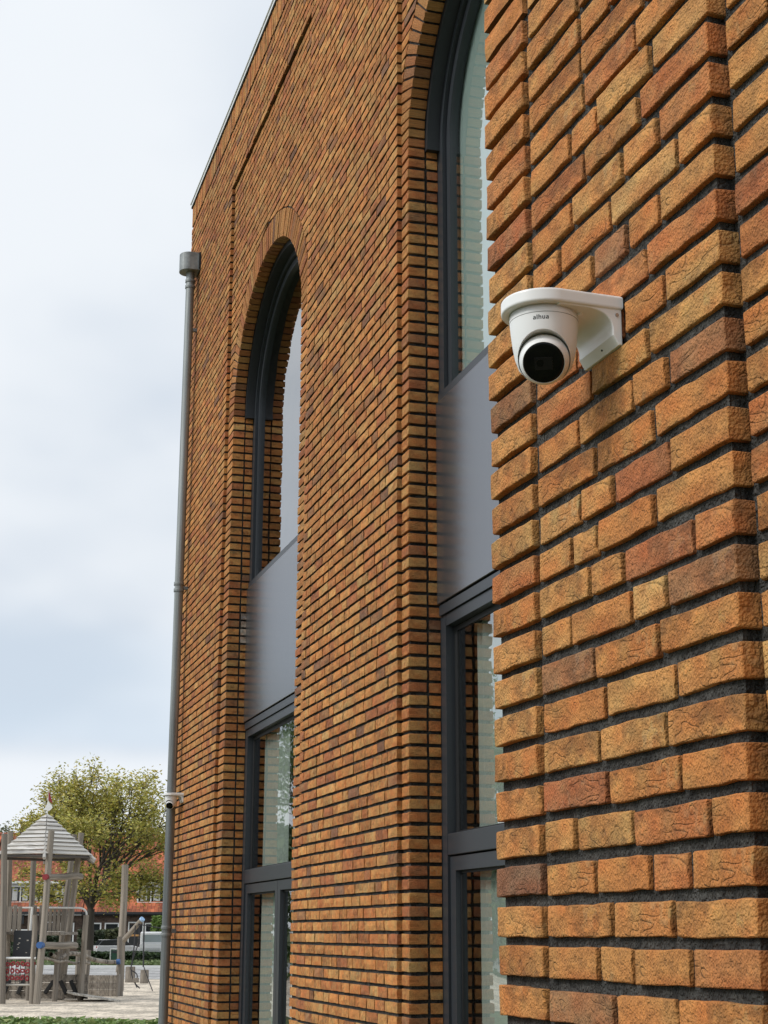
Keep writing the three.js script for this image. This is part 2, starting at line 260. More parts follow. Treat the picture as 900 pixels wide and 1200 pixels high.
{
  // mortar body of the wall with the two openings, then the slabs that stand proud as piers and as the band under the roof
  const s = rect(END, 0, NEAR, ROOF); for (const c of wins) s.holes.push(archPath(c, AA + MJ, AB + MJ, SILL, SPRING));
  const parts = [ext(s, 0.17, RR - MJ - 0.17)];
  const p = rect(END, 0, NEAR, ROOF); for (const [a, b] of bays) p.holes.push(rectPath(a - MJ, 0, b + MJ, SOFFIT + MJ));
  parts.push(ext(p, 0.024, RR - MJ + 0.001));
  mesh('mortar', merge(parts), M.mortar, facade);
  const buf = new BrickBuffer(), nRows = Math.floor((ROOF - 0.21 - 0.02) / PITCH_Y), yBase = GRID - PITCH_Y * Math.floor((GRID - 0.05) / PITCH_Y);
  const face = (segs, z, yTop, depth = 0.03) => { for (const [a, b] of segs) buf.brick(a, a, b, b, yTop - BH, yTop, z, depth, br); };
  for (let k = 0; ; k++) {
    const yT = yBase + k * PITCH_Y; if (yT > ROOF - 0.225) break;
    const yB = yT - BH, open = yB < SOFFIT - 0.01;
    if (!open) { const soff = yB < SOFFIT + 0.05; face(wildBond(END, NEAR, br), RF, yT, soff ? 0.05 : 0.03); continue; }
    // piers: corner bricks alternate so that the bond turns the corner
    const piers = [[END, bays[0][0]], [bays[0][1], bays[1][0]], [bays[1][1], NEAR]];
    for (const [a, b] of piers) { const w = k % 2 ? 0.205 : 0.15, e = k % 2 ? 0.098 : 0.205; face([[a, a + e], [b - w, b]], RF, yT, 0.05); face(wildBond(a + e + J, b - w - J, br), RF, yT); }
    bays.forEach(([a, b], i) => {
      const c = wins[i], A = a + 0.006, B = b - 0.004;
      if (yT <= SPRING + 0.01) {
        // strips beside the opening; the corner bricks go right through the reveal
        const near = i === 1 && yB > 1.0 && yT < 6.4;
        if (near) brickMesh(facade, A, c - AA, yT, RR, 0.093); else buf.brick(A, A, c - AA, c - AA, yB, yT, RR, 0.093, br);
        buf.brick(c + AA, c + AA, B, B, yB, yT, RR, 0.093, br);
        if (yT < SPRING + 0.06) for (const sgn of [-1, 1]) { const x = c + sgn * AA, lo = Math.min(x, x - sgn * 0.06), hi = Math.max(x, x - sgn * 0.06); // second half brick of the reveal, set as a stack
          buf.brick(lo - (sgn > 0 ? -0.06 : 0.06) , lo - (sgn > 0 ? -0.06 : 0.06), hi - (sgn > 0 ? -0.06 : 0.06), hi - (sgn > 0 ? -0.06 : 0.06), yB, yT, RR - 0.105, 0.06, br, null, !i && sgn < 0 && yT > 3.75 && yT < 4.12 && br() < 0.7 ? [0.62, 0.47, 0.36] : null); }
        return;
      }
      const ra = AA + RING + 0.012, rb = AB + RING + 0.012, cut = (y) => { const t = (y - SPRING) / rb; return t >= 1 ? 0 : ra * Math.sqrt(1 - t * t); };
      const cb = cut(yB), ct = cut(yT);
      if (cb <= 0.01) { face(wildBond(A, B, br), RR, yT); return; }
      for (const sgn of [-1, 1]) {
        const outer = sgn < 0 ? A : B, eb = c + sgn * cb, et = c + sgn * Math.max(ct, 0.008), room = Math.abs(outer - eb);
        if (room < 0.03) { buf.brick(Math.min(outer, eb), Math.min(outer, et), Math.max(outer, eb), Math.max(outer, et), yB, yT, RR, 0.03, br); continue; }
        const l = Math.min(room, 0.12 + 0.1 * br()), m = eb + sgn * l;
        if (sgn < 0) { buf.brick(m, m, eb, et, yB, yT, RR, 0.03, br); if (m - J > outer + 0.03) face(wildBond(outer, m - J, br), RR, yT); }
        else { buf.brick(eb, et, m, m, yB, yT, RR, 0.03, br); if (outer - 0.03 > m + J) face(wildBond(m + J, outer, br), RR, yT); }
      }
    });
  }
  // soldier course under the coping
  for (let x = END; x < NEAR; x += PITCH_Y) buf.brick(x, x, x + BH + 0.002, x + BH + 0.002, ROOF - 0.215, ROOF - 0.006, RF, 0.03, br);
  // arch rings of voussoirs
  for (const c of wins) {
    const n = 55;
    for (let i = 0; i < n; i++) {
      const a0 = Math.PI * (i + 0.11) / n, a1 = Math.PI * (i + 0.89) / n, f = (a, t) => [c + (AA + RING * t) * Math.cos(a), SPRING + (AB + RING * t) * Math.sin(a)];
      buf.brick(0, 0, 1, 1, 0, 1, RR, 0.093, br, ([x, y, z]) => { const q = f(a0 + (a1 - a0) * Math.min(1.02, Math.max(-0.02, y)), Math.min(1.01, Math.max(-0.01, x))); return [q[0], q[1], z]; });
    }
  }
  // mapped bricks carry unit texture coordinates, scale is of no matter at this distance
  buf.build(facade);
}
// coping, end wall, roof and the rooms behind the glass
const cw = NEAR - END + 0.04, cx0 = (END + NEAR) / 2 - 0.01;
mesh('roof_coping', merge([box(cw, 0.04, 0.35, cx0, ROOF + 0.024, RF - 0.163), box(cw, 0.006, 0.01, cx0, ROOF + 0.040, RF + 0.017)]), std(0.80, 0.81, 0.83, { metalness: 0.1, roughness: 0.5 }), facade);
mesh('roof_edge', box(cw - 0.01, 0.010, 0.012, cx0, ROOF - 0.001, RF + 0.002), M.darkTrim, facade);
{
  const e = END + 0.004, n = NEAR - 0.004;
  mesh('end_wall', box(0.2, ROOF - 0.05, 6.0, e + 0.1, (ROOF - 0.05) / 2, RR - 3.2), M.houseBrick, facade);
  mesh('rear_wall', box(n - e, ROOF - 0.05, 0.2, (e + n) / 2, (ROOF - 0.05) / 2, RR - 6.3), M.houseBrick, facade);
  mesh('cross_wall', box(0.2, ROOF - 0.05, 6.0, n - 0.1, (ROOF - 0.05) / 2, RR - 3.2), M.houseBrick, facade);
  mesh('flat_roof', box(n - e, 0.2, 6.0, (e + n) / 2, ROOF - 0.3, RR - 3.2), M.darkTrim, facade);
  mesh('storey_floor', box(n - e - 0.5, 0.5, 5.6, (e + n) / 2, 3.7, RR - 3.2), M.inner, facade);
  mesh('partition', merge([box(0.12, 8.1, 5.5, -8.4, 4.1, RR - 3.2), box(n - e - 0.5, 8.1, 0.1, (e + n) / 2, 4.1, RR - 5.6)]), M.inner, facade);
  mesh('ground_floor', box(n - e - 0.5, 0.1, 5.6, (e + n) / 2, 0.052, RR - 3.2), M.inner, facade);
}
// windows: one tall arched unit in each bay
wins.forEach((c, i) => {
  const w = new THREE.Group(); w.name = i ? 'arched_window_001' : 'arched_window'; facade.add(w);
  const zF = RR - 0.168, ring = (o, t, d, z, y0, y1) => { const s = archShape(c, AA - o, AB - o, y0, SPRING); s.holes.push(archPath(c, AA - o - t, AB - o - t, y0 + y1, SPRING)); return ext(s, d, z); };
  // dark metal lining in the arch behind the brick ring
  const lin0 = new THREE.Shape(); lin0.moveTo(c + AA + 0.01, SPRING - 0.02); lin0.absellipse(c, SPRING, AA + 0.01, AB + 0.01, 0, Math.PI, false); lin0.lineTo(c - AA - 0.01, SPRING - 0.02); lin0.lineTo(c - AA + 0.035, SPRING - 0.02); lin0.absellipse(c, SPRING, AA - 0.035, AB - 0.035, Math.PI, 0, true); lin0.closePath();
  mesh('arch_lining', ext(lin0, 0.075, RR - 0.172), M.liner, w);
  mesh('window_frame', merge([ring(-0.016, 0.091, 0.07, zF - 0.07, 0.0, 0.05)]), M.frame, w);
  mesh('sash', ring(0.082, 0.05, 0.05, zF - 0.072, 4.237, 0.055), M.frame, w);
  const up = archShape(c, AA - 0.125, AB - 0.125, 4.285, SPRING);
  mesh('pane', new THREE.ShapeGeometry(up, 48).translate(0, 0, zF - 0.040), i ? M.glass : M.glassBright, w);
  mesh('spandrel_panel', rbox(2 * AA - 0.006, 1.052, 0.03, 0.004, c, 3.702, zF + 0.006), M.panel, w);
  mesh('rail', merge([box(2 * AA - 0.02, 0.045, 0.06, c, 4.254, zF - 0.02), box(2 * AA - 0.02, 0.05, 0.06, c, 3.142, zF - 0.018), box(2 * AA - 0.16, 0.055, 0.06, c, 3.085, zF - 0.03)]), M.frame, w);
  mesh('transom', rbox(2 * AA - 0.15, 0.1, 0.07, 0.004, c, 2.007, zF - 0.036), M.frame, w);
  const mid = rect(c - AA + 0.075, 2.055, c + AA - 0.075, 3.06); mid.holes.push(rectPath(c - AA + 0.115, 2.07, c + AA - 0.115, 3.03));
  mesh('glazing_bead', ext(mid, 0.02, zF - 0.065), M.gasket, w);
  const mp = rect(c - AA + 0.11, 2.06, c + AA - 0.11, 3.045);
  mesh('pane', new THREE.ShapeGeometry(mp).translate(0, 0, zF - 0.050), M.glass, w);
  for (const sg of [-1, 1]) {
    const x0 = sg < 0 ? c - AA + 0.08 : c + 0.004, x1 = sg < 0 ? c - 0.004 : c + AA - 0.08;
    const lf = rect(x0, 0.06, x1, 1.95); lf.holes.push(rectPath(x0 + 0.075, 0.16, x1 - 0.075, 1.885));
    const leaf = mesh('door_leaf', ext(lf, 0.055, zF - 0.067), M.frame, w);
    const gs = rect(x0 + 0.075, 0.16, x1 - 0.075, 1.885); gs.holes.push(rectPath(x0 + 0.088, 0.173, x1 - 0.088, 1.872));
    mesh('gasket', ext(gs, 0.012, zF - 0.05), M.gasket, w);
    const gp = rect(x0 + 0.07, 0.15, x1 - 0.07, 1.89);
    mesh('pane', new THREE.ShapeGeometry(gp).translate(0, 0, zF - 0.040), M.glass, w);
  }
  if (i) mesh('roller_blind', box(2.14, 2.5, 0.006, c, 5.5, zF - 0.085), M.blind, w);
  for (const [x0, x1] of [[c - AA + 0.24, c - 0.1], [c + 0.1, c + AA - 0.2]]) mesh('curtain', (() => { const g = new THREE.PlaneGeometry(x1 - x0, 2.9, 60, 1), p = g.attributes.position; for (let k = 0; k < p.count; k++) p.setZ(k, 0.012 * Math.sin(p.getX(k) * 55 + Math.sin(p.getX(k) * 9))); g.computeVertexNormals(); return g.translate((x0 + x1) / 2, 1.6, zF - 0.105); })(), M.drape, w);
});
// the near pier: it stands far in front of the bays, its bricks are all single
const ROTA = -Math.PI / 2 + 0.0305;
const pier = new THREE.Group(); pier.name = 'brick_pier'; pier.rotation.y = ROTA; school.add(pier);
{
  const MJ = 0.0085, ZA = -1.036, ZB = ZA - 0.024, XR = -1.713, XJ = -2.323, XL = -2.515, NEARX = 0.9, TOP = 8.6, T0 = 2.83, LZ = ZA + 0.006;
  mesh('mortar', metricUV(merge([box(XR - XJ - 2 * MJ, TOP, 1.2, (XR + XJ) / 2, TOP / 2, ZA - MJ - 0.6), box(XJ - XL + 0.01, TOP - 0.01, 1.19, (XL + XJ) / 2 + MJ / 2 + 0.005, TOP / 2, LZ - MJ - 0.6), box(NEARX - XR + 0.06, TOP - 0.02, 1.18, (NEARX + XR - 0.06) / 2, TOP / 2, ZB - MJ - 0.59)])), M.mortar, pier);
  // where the upright joints fall in the courses seen close up, counted down from the course at 2.83 m
  const seen = {
    '-2': [1.92, 2.107], '-1': [1.877, 2.061, 2.163], 0: [1.92, 2.111], 1: [1.864, 1.979, 2.163], 2: [1.813, 2.027, 2.215], 3: [1.871, 1.975, 2.092], 4: [1.918, 2.108], 5: [1.869, 2.0, 2.163], 6: [1.923, 2.113], 7: [1.869, 1.976, 2.166], 8: [1.919, 2.108],
    9: [1.875, 2.05, 2.164], 10: [1.924, 2.106, 2.2], 11: [1.818, 2.026, 2.137], 12: [1.897, 2.004, 2.21], 13: [1.924, 2.129], 14: [1.887, 2.101], 15: [1.918, 2.125], 16: [1.881, 2.1], 17: [1.81, 2.026, 2.214], 18: [1.871, 1.979, 2.15], 19: [1.919, 2.101], 20: [1.878, 2.041, 2.15], 21: [1.923, 2.103],
  };
  const buf = new BrickBuffer();
  for (let k = -92; k <= 44; k++) {
    const yT = T0 - k * PITCH_Y, yB = yT - BH; if (yT > TOP - 0.01 || yB < 0.02) continue;
    const one = k >= -6 && k <= 23;
    const put = (a, b, z, d) => { if (one) brickMesh(pier, a, b, yT + (br() - 0.5) * 0.003, z, d); else buf.brick(a, a, b, b, yB, yT, z, d, br); };
    put(XL, XJ - J - 0.003, LZ, 0.05);
    const js = seen[k] ? [...seen[k]].map((u) => -u).sort((p, q) => p - q) : null;
    if (js) { let x = XJ; for (const j of [...js, null]) { const b = j === null ? XR : j - 0.0065; put(x, b, ZA, 0.05); x = j === null ? 0 : j + 0.0065; } }
    else for (const [a, b] of wildBond(XJ, XR, br)) put(a, b, ZA, 0.05);
    const bay = wildBond(XR + 0.012, NEARX, br);
    bay.forEach(([a, b], i) => { if (one && i < 2) brickMesh(pier, a, b, yT, ZB, 0.03); else buf.brick(a, a, b, b, yB, yT, ZB, 0.03, br); });
  }
  buf.build(pier);
}

// ------------------------------------------------------------------ rainwater pipe
const local = (x, y, z, rot) => V(x, y, z).applyAxisAngle(V(0, 1, 0), rot);
{
  const p = thing('downpipe', 'grey zinc downpipe with hopper head running down the far corner of the brick wall', 'drainpipe', local(-13.90, 0, -2.19, -Math.PI / 2), -Math.PI / 2);
  mesh('pipe', cyl(0.040, 0.040, 7.7, 0, 3.85, 0, 24), M.zinc, p);
  const h = new THREE.Shape(); h.moveTo(-0.095, 0.07); h.lineTo(-0.095, -0.02); h.absellipse(0, -0.02, 0.095, 0.085, Math.PI, 2 * Math.PI, false); h.lineTo(0.095, 0.07); h.closePath();
  mesh('hopper_head', new THREE.ExtrudeGeometry(h, { depth: 0.17, bevelEnabled: true, bevelSize: 0.004, bevelThickness: 0.004, bevelSegments: 2, curveSegments: 32 }).rotateX(-Math.PI / 2).translate(0, 7.68, 0), M.zinc, p);
  mesh('overflow', box(0.12, 0.16, 0.03, 0.06, 7.77, -0.074), M.gasket, p);
  for (const y of [7.59, 7.53, 4.645, 4.585, 1.645, 1.585]) mesh('pipe_socket', cyl(0.047, 0.047, 0.028, 0, y, 0, 24), M.zinc, p);
  for (const y of [4.61, 1.62, 7.1]) mesh('pipe_bracket', box(0.03, 0.03, 0.08, 0, y, -0.06), M.zinc, p);
}

// ------------------------------------------------------------------ turret cameras
const font = await new FontLoader().loadAsync('fonts/droid/droid_sans_bold.typeface.json');
const GAZE = V(0.80, -0.55, 0.42).normalize();
{
  const c = thing('security_camera', 'large white dome camera with black lens on the near brick pier', 'security camera', local(-2.062, EYE + 0.932, -1.036, ROTA), ROTA);
  // L-shaped bracket with a hollow, seen from the side: slab on top, fillet, wall plate
  const s = new THREE.Shape(); s.moveTo(0, 0); s.lineTo(0.1, 0); s.lineTo(0.1, -0.022); s.lineTo(0.052, -0.022); s.bezierCurveTo(0.028, -0.024, 0.014, -0.034, 0.0125, -0.052); s.lineTo(0.0125, -0.062); s.lineTo(0.004, -0.076); s.lineTo(0, -0.076); s.closePath();
  const side = new THREE.ExtrudeGeometry(s, { depth: 0.116, bevelEnabled: true, bevelSize: 0.0015, bevelThickness: 0.002, bevelSegments: 2, curveSegments: 16 }).translate(0, 0, -0.058).rotateY(-Math.PI / 2);
  const cap = new THREE.Shape(); cap.moveTo(-0.06, 0); cap.lineTo(0.06, 0); cap.lineTo(0.062, 0.1); cap.absarc(0, 0.1, 0.062, 0, Math.PI, false); cap.lineTo(-0.06, 0);
  const slab = new THREE.ExtrudeGeometry(cap, { depth: 0.0132, bevelEnabled: true, bevelSize: 0.003, bevelThickness: 0.004, bevelSegments: 4, curveSegments: 40 }).rotateX(Math.PI / 2).translate(0, -0.004, 0);
  const br0 = mesh('bracket', merge([side, slab]), M.white, c);
  mesh('screw', new THREE.CylinderGeometry(0.0028, 0.0028, 0.003, 14).rotateZ(Math.PI / 2).translate(0.0602, -0.03, 0.007), M.steel, br0);
  mesh('screw_hole', new THREE.CylinderGeometry(0.0022, 0.0022, 0.003, 12).rotateX(-0.55).translate(0.012, -0.0695, 0.0085), M.gasket, br0);
  // housing: a tapered cup scooped out where the eyeball sits
  const hy = -0.0208, hz = 0.1, C = V(0, hy - 0.068, hz).addScaledVector(GAZE, 0.013);
  const prof = [[0, 0], [0.0525, 0], [0.0525, -0.012], [0.0517, -0.0128], [0.0522, -0.0136], [0.0508, -0.03], [0.0485, -0.05], [0.0450, -0.07], [0.0395, -0.086], [0.030, -0.097], [0.015, -0.102], [0, -0.103]].reverse().map(([x, y]) => new THREE.Vector2(x, y));
  const ev = new Evaluator(); ev.attributes = ['position', 'normal'];
  const strip = (g) => { g.deleteAttribute('uv'); return g; };
  let h = new Brush(strip(new THREE.LatheGeometry(prof, 64).translate(0, hy, hz)));
  const ball = new Brush(strip(new THREE.SphereGeometry(0.0394, 48, 32).translate(C.x, C.y, C.z)));
  ball.updateMatrixWorld(); h.updateMatrixWorld(); h = ev.evaluate(h, ball, SUBTRACTION);
  for (const lift of [0, 0.13, 0.26, 0.39]) { // the slot in which the eyeball tilts
    const dir = GAZE.clone().add(V(0, lift, 0)).normalize();
    const tun = new Brush(strip(new THREE.CylinderGeometry(0.0430, 0.0392, 0.1, 64).translate(0, 0.05, 0).applyQuaternion(new THREE.Quaternion().setFromUnitVectors(V(0, 1, 0), dir)).translate(C.x, C.y, C.z)));
    tun.updateMatrixWorld(); h = ev.evaluate(h, tun, SUBTRACTION);
  }
  const house = mesh('housing', h.geometry, M.white, c);
  mesh('seam_ring', new THREE.TorusGeometry(0.0519, 0.0005, 8, 64).rotateX(Math.PI / 2).translate(0, hy - 0.0128, hz), std(0.25, 0.25, 0.24), house);
  mesh('catch', rbox(0.008, 0.004, 0.006, 0.0012).rotateY(0.55).translate(0.034, hy - 0.004, hz - 0.044), M.white, house);
  // eyeball with its flat front cut away, then the black window
  const q = new THREE.Quaternion().setFromUnitVectors(V(0, 0, 1), GAZE);
  const put = (g) => g.applyQuaternion(q).translate(C.x, C.y, C.z);
  const ang = Math.acos(0.0215 / 0.0382), pr = []; for (let i = 0; i <= 28; i++) { const a = Math.PI - (Math.PI - ang) * i / 28; pr.push(new THREE.Vector2(Math.max(0, 0.0382 * Math.sin(a)), 0.0382 * Math.cos(a))); }
  pr.push(new THREE.Vector2(0.0314, 0.0228), new THREE.Vector2(0.0309, 0.0214), new THREE.Vector2(0, 0.021));
  const eye = mesh('eyeball', put(new THREE.LatheGeometry(pr, 64).rotateX(Math.PI / 2)), M.white, c);
  const fp = [[0, 0.0252], [0.016, 0.0247], [0.0272, 0.0236], [0.0300, 0.0228], [0.0308, 0.0215]].reverse().map(([x, y]) => new THREE.Vector2(x, y));
  const lensFace = mesh('lens_window', put(new THREE.LatheGeometry(fp, 64).rotateX(Math.PI / 2)), M.lens, c);
  // upright frame of the face: the camera's own up, so that the window inside stands level
  const up = V(0, 1, 0).addScaledVector(GAZE, -GAZE.y).normalize(), rt = up.clone().cross(GAZE);
  const bm = new THREE.Matrix4().makeBasis(rt, up, GAZE).setPosition(C);
  mesh('sensor_plate', rbox(0.0265, 0.019, 0.0006, 0.0002, 0, -0.001, 0.0249).applyMatrix4(bm), M.lensInner, lensFace);
  mesh('lens', new THREE.CylinderGeometry(0.0055, 0.0055, 0.0008, 28).rotateX(Math.PI / 2).translate(-0.005, 0.0, 0.0251).applyMatrix4(bm), M.lens, lensFace);
  // maker's name printed on the cup, towards the viewer
  const tgeo = new TextGeometry('alhua', { font, size: 0.0066, depth: 0.0002, curveSegments: 6 }); tgeo.computeBoundingBox(); tgeo.translate(-(tgeo.boundingBox.max.x) / 2, 0, 0);
  { const az = Math.atan2(GAZE.x, GAZE.z) - 0.03, p = tgeo.attributes.position; for (let i = 0; i < p.count; i++) { const a = az + p.getX(i) / 0.0518, y = p.getY(i) - 0.0245, R = 0.05235 + p.getZ(i) - Math.max(0, -0.0136 - y) * 0.104; p.setXYZ(i, R * Math.sin(a), hy + y, hz + R * Math.cos(a)); } tgeo.computeVertexNormals(); }
  mesh('maker_name', tgeo, M.print, house);
  const c2 = c.clone(); c2.name = numbered('security_camera'); scene.add(c2);
  c2.position.copy(local(-13.77, EYE + 1.165, -2.266, -Math.PI / 2)); c2.rotation.y = -Math.PI / 2;
  tag(c2, 'small far white dome camera mounted beside the grey downpipe', 'security camera');
}

// ------------------------------------------------------------------ ground: one sheet to the horizon, thinner sheets laid on it
const flat = (x0, x1, f0, f1, y, rep) => { const g = new THREE.PlaneGeometry(x1 - x0, f1 - f0, 40, 20).rotateX(-Math.PI / 2); const p = g.attributes.position, uv = g.attributes.uv; for (let i = 0; i < p.count; i++) uv.setXY(i, p.getX(i) / rep, p.getZ(i) / rep); g.translate((x0 + x1) / 2, y, -(f0 + f1) / 2).rotateY(-YAW); return g; };
struct('ground', flat(-900, 900, -300, 1500, 0, 2.5), M.turf);
struct('sand', flat(-34, 3, 29.8, 58.5, 0.004, 3), M.sand);
struct('pavement', flat(-60, 30, 58.5, 76, 0.004, 4), M.paving);
struct('kerb', box(90, 0.13, 0.3, -15, 0.066, -76.2).rotateY(-YAW), M.kerb);
struct('footpath', flat(-60, 30, 76.4, 79, 0.004, 4), M.paving);
struct('street', flat(-90, 60, 104, 114, 0.004, 4), M.asphalt);
struct('front_path', flat(-90, 60, 114.2, 117, 0.004, 4), M.paving);

// leafy ground cover along the near edge of the sand: short blades and broad leaves nobody could count
function leafMesh(name, n, place, size, mats, parent, seed) {
  const r = rngOf(seed), P = [], C = [], U = [];
  for (let i = 0; i < n; i++) {
    const { p, s } = place(r), a = r() * 6.283, t = (r() - 0.5) * 2.4, l = size * (s || 1) * (0.6 + 0.8 * r());
    const ux = V(Math.cos(a), Math.sin(t) * 0.8, Math.sin(a)).normalize().multiplyScalar(l), q = V(r() - 0.5, r() - 0.5, r() - 0.5), uy = ux.clone().cross(q).normalize().multiplyScalar(l * 0.42);
    const c = mats[Math.floor(r() * mats.length)], k = 0.75 + 0.5 * r(), col = [c[0] * k, c[1] * k, c[2] * k];
    const A = p.clone().sub(ux), B = p.clone().add(uy), D = p.clone().sub(uy), E = p.clone().add(ux);
    for (const q2 of [A, D, E, A, E, B]) { P.push(q2.x, q2.y, q2.z); C.push(...col); U.push(0, 0); }
  }
  const g = new THREE.BufferGeometry(); g.setAttribute('position', new THREE.Float32BufferAttribute(P, 3)); g.setAttribute('color', new THREE.Float32BufferAttribute(C, 3)); g.setAttribute('uv', new THREE.Float32BufferAttribute(U, 2)); g.computeVertexNormals();
  return mesh(name, g, leafMat, parent);
}
const leafMat = new THREE.MeshPhysicalMaterial({ color: 0xffffff, vertexColors: true, roughness: 0.75, transmission: 0.35, thickness: 0, side: THREE.DoubleSide });
{
  const m = leafMesh('ground_cover', 26000, (r) => { const F = 22 + 8.0 * Math.sqrt(r()), X = -0.30 * F + r() * 0.30 * F * 0.98, h = 0.05 + 0.22 * Math.max(0, noise3(X * 1.3, F * 1.3, 4) - 0.25) * (F > 27 ? 1.1 : 0.6); return { p: at(X, F + (noise3(X * 2, 3, 1) - 0.5) * 0.9, h * r()), s: 1 }; }, 0.075, [[0.18, 0.28, 0.07], [0.24, 0.35, 0.10], [0.14, 0.22, 0.06], [0.34, 0.38, 0.14]], scene, 5);
  tag(m, 'low green ground cover along the near edge of the sand', 'ground cover', null, 'stuff');
  const g = leafMesh('grass', 9000, (r) => { const F = 79.5 + 10 * r(), X = -0.30 * F + r() * 0.26 * F; return { p: at(X, F, 0.12 * r()) }; }, 0.16, [[0.13, 0.19, 0.05], [0.17, 0.22, 0.07], [0.10, 0.15, 0.04]], scene, 6);
  tag(g, 'mown grass bank behind the white kerb', 'grass', null, 'stuff');
}

// ------------------------------------------------------------------ playground
{
  const X0 = -8.3, F0 = 39.6, org = at(X0, F0), L = (X, F, y) => V(X - X0, y, -(F - F0));
  const t = thing('play_tower', 'weathered timber play tower with a pointed slatted roof and leaning log posts', 'play tower', org, -YAW);
  const post = (a, b, r0 = 0.075, r1 = 0.065, name = 'post', m = M.wood, s = 1) => mesh(name, bar(L(...a), L(...b), r0, r1, 10, 0.05, s), m, t);
  post([-8.81, 38.2, 0], [-9.03, 38.4, 3.87], 0.085, 0.07, 'post', M.wood2, 1); post([-9.27, 40.6, 0], [-9.40, 40.6, 4.06], 0.08, 0.07, 'post', M.wood, 2); post([-8.92, 41.4, 0], [-8.95, 41.4, 3.5], 0.08, 0.07, 'post', M.wood2, 3);
  post([-7.97, 38.1, 0], [-7.95, 38.5, 3.95], 0.085, 0.075, 'post', M.wood, 4); post([-7.95, 40.7, 0], [-7.58, 40.4, 4.02], 0.085, 0.072, 'post', M.wood, 5); post([-8.22, 41.4, 0], [-7.95, 41.4, 4.04], 0.08, 0.07, 'post', M.wood2, 6);
  post([-8.13, 38.25, 0], [-8.2, 38.4, 2.0], 0.07, 0.06, 'post', M.wood, 7); post([-7.40, 40.4, 0], [-7.37, 40.4, 2.02], 0.075, 0.068, 'post', M.wood, 8); post([-8.60, 40.0, 0], [-8.60, 40.0, 2.2], 0.06, 0.055, 'post', M.wood2, 9); post([-9.0, 38.7, 0.0], [-9.02, 38.7, 2.2], 0.09, 0.09, 'post', M.wood, 10); post([-7.86, 39.5, 0], [-7.84, 39.5, 1.15], 0.065, 0.06, 'post', M.wood2, 12);
  post([-8.0, 43, 0], [-8.0, 43, 1.1], 0.06, 0.055, 'post', M.wood2, 13); post([-7.86, 43.6, 0], [-7.83, 43.6, 1.15], 0.07, 0.065, 'post', M.wood2, 14);
  // hexagonal roof of long slats, a board on every hip
  const ap = V(0, 4.42, 0), R = 1.27, ey = 3.39, ph = -0.2;
  for (let i = 0; i < 6; i++) {
    const a = ph + i * Math.PI / 3 + Math.PI / 2, b = a + Math.PI / 3, pa = V(R * Math.cos(a), ey, R * Math.sin(a)), pb = V(R * Math.cos(b), ey, R * Math.sin(b)), n = 10;
    for (let k = 0; k < n; k++) {
      const f0 = k / n * 0.985, f1 = (k + 0.97) / n * 0.985, out = V(Math.cos((a + b) / 2), 0.9, Math.sin((a + b) / 2)).normalize();
      const q = [pa.clone().lerp(ap, f0), pb.clone().lerp(ap, f0), pb.clone().lerp(ap, f1), pa.clone().lerp(ap, f1)], lift = [0.055, 0.055, 0.022, 0.022];
      const top = q.map((v, j) => v.clone().addScaledVector(out, lift[j])), bot = q.map((v, j) => v.clone().addScaledVector(out, lift[j] - 0.024));
      const P = [], U = [], f = (A, B, C2, D) => { for (const v of [A, B, C2, A, C2, D]) { P.push(v.x, v.y, v.z); U.push(v.y * 1.5 + i * 0.3, v.x + v.z + k * 0.17); } };
      f(top[1], top[0], top[3], top[2]); f(bot[0], bot[1], bot[2], bot[3]); f(top[0], top[1], bot[1], bot[0]); f(top[2], top[3], bot[3], bot[2]); f(top[3], top[0], bot[0], bot[3]); f(top[1], top[2], bot[2], bot[1]);
      const g = new THREE.BufferGeometry(); g.setAttribute('position', new THREE.Float32BufferAttribute(P, 3)); g.setAttribute('uv', new THREE.Float32BufferAttribute(U, 2)); g.computeVertexNormals();
      mesh('roof_slat', g, (k * 7 + i * 3) % 4 ? M.slat : M.slat2, t);
    }
    const ha = pa.clone().addScaledVector(pa.clone().setY(0).normalize(), 0.12).setY(ey - 0.09);
    mesh('rafter', bar(ha, ap.clone().setY(4.36), 0.045, 0.035, 6), M.slat2, t);
    mesh('eaves_board', bar(pa.clone().multiplyScalar(0.97).setY(ey - 0.02), pb.clone().multiplyScalar(0.97).setY(ey - 0.02), 0.035, 0.035, 6), M.darkWood, t);
  }
  const fl = mesh('flag_pole', bar(V(0, 4.38, 0), V(0.01, 5.03, 0), 0.012), M.trim, t);
  { const s = new THREE.Shape(); s.moveTo(0.0, 0.34); s.quadraticCurveTo(0.07, 0.22, 0.12, 0.02); s.lineTo(0.01, 0.1); s.closePath(); mesh('pennant', new THREE.ExtrudeGeometry(s, { depth: 0.012, bevelEnabled: false }).translate(0.0, 4.66, 0), M.red, fl); const w = new THREE.Shape(); w.moveTo(0, 0.26); w.lineTo(0.12, 0.1); w.quadraticCurveTo(0.1, 0.02, 0.02, 0.0); w.quadraticCurveTo(-0.06, 0.03, -0.12, 0.02); w.quadraticCurveTo(-0.02, 0.1, 0, 0.26); mesh('pennant', new THREE.ExtrudeGeometry(w, { depth: 0.012, bevelEnabled: false }).translate(0.0, 4.5, 0.002), M.trim, fl); }
  // deck, balustrades, rails
  mesh('deck', box(1.5, 0.07, 2.2, -0.1, 1.58, -0.3), M.wood2, t); mesh('deck_beam', rbox(0.62, 0.1, 0.1, 0.02, 0.08, 1.58, -1.05), M.woodPale, t);
  for (let k = 0; k < 5; k++) mesh('baluster', rbox(0.085, 0.62, 0.03, 0.01, -0.12 + k * 0.105, 1.92 + 0.015 * (k % 2), -1.15), k % 2 ? M.wood : M.wood2, t);
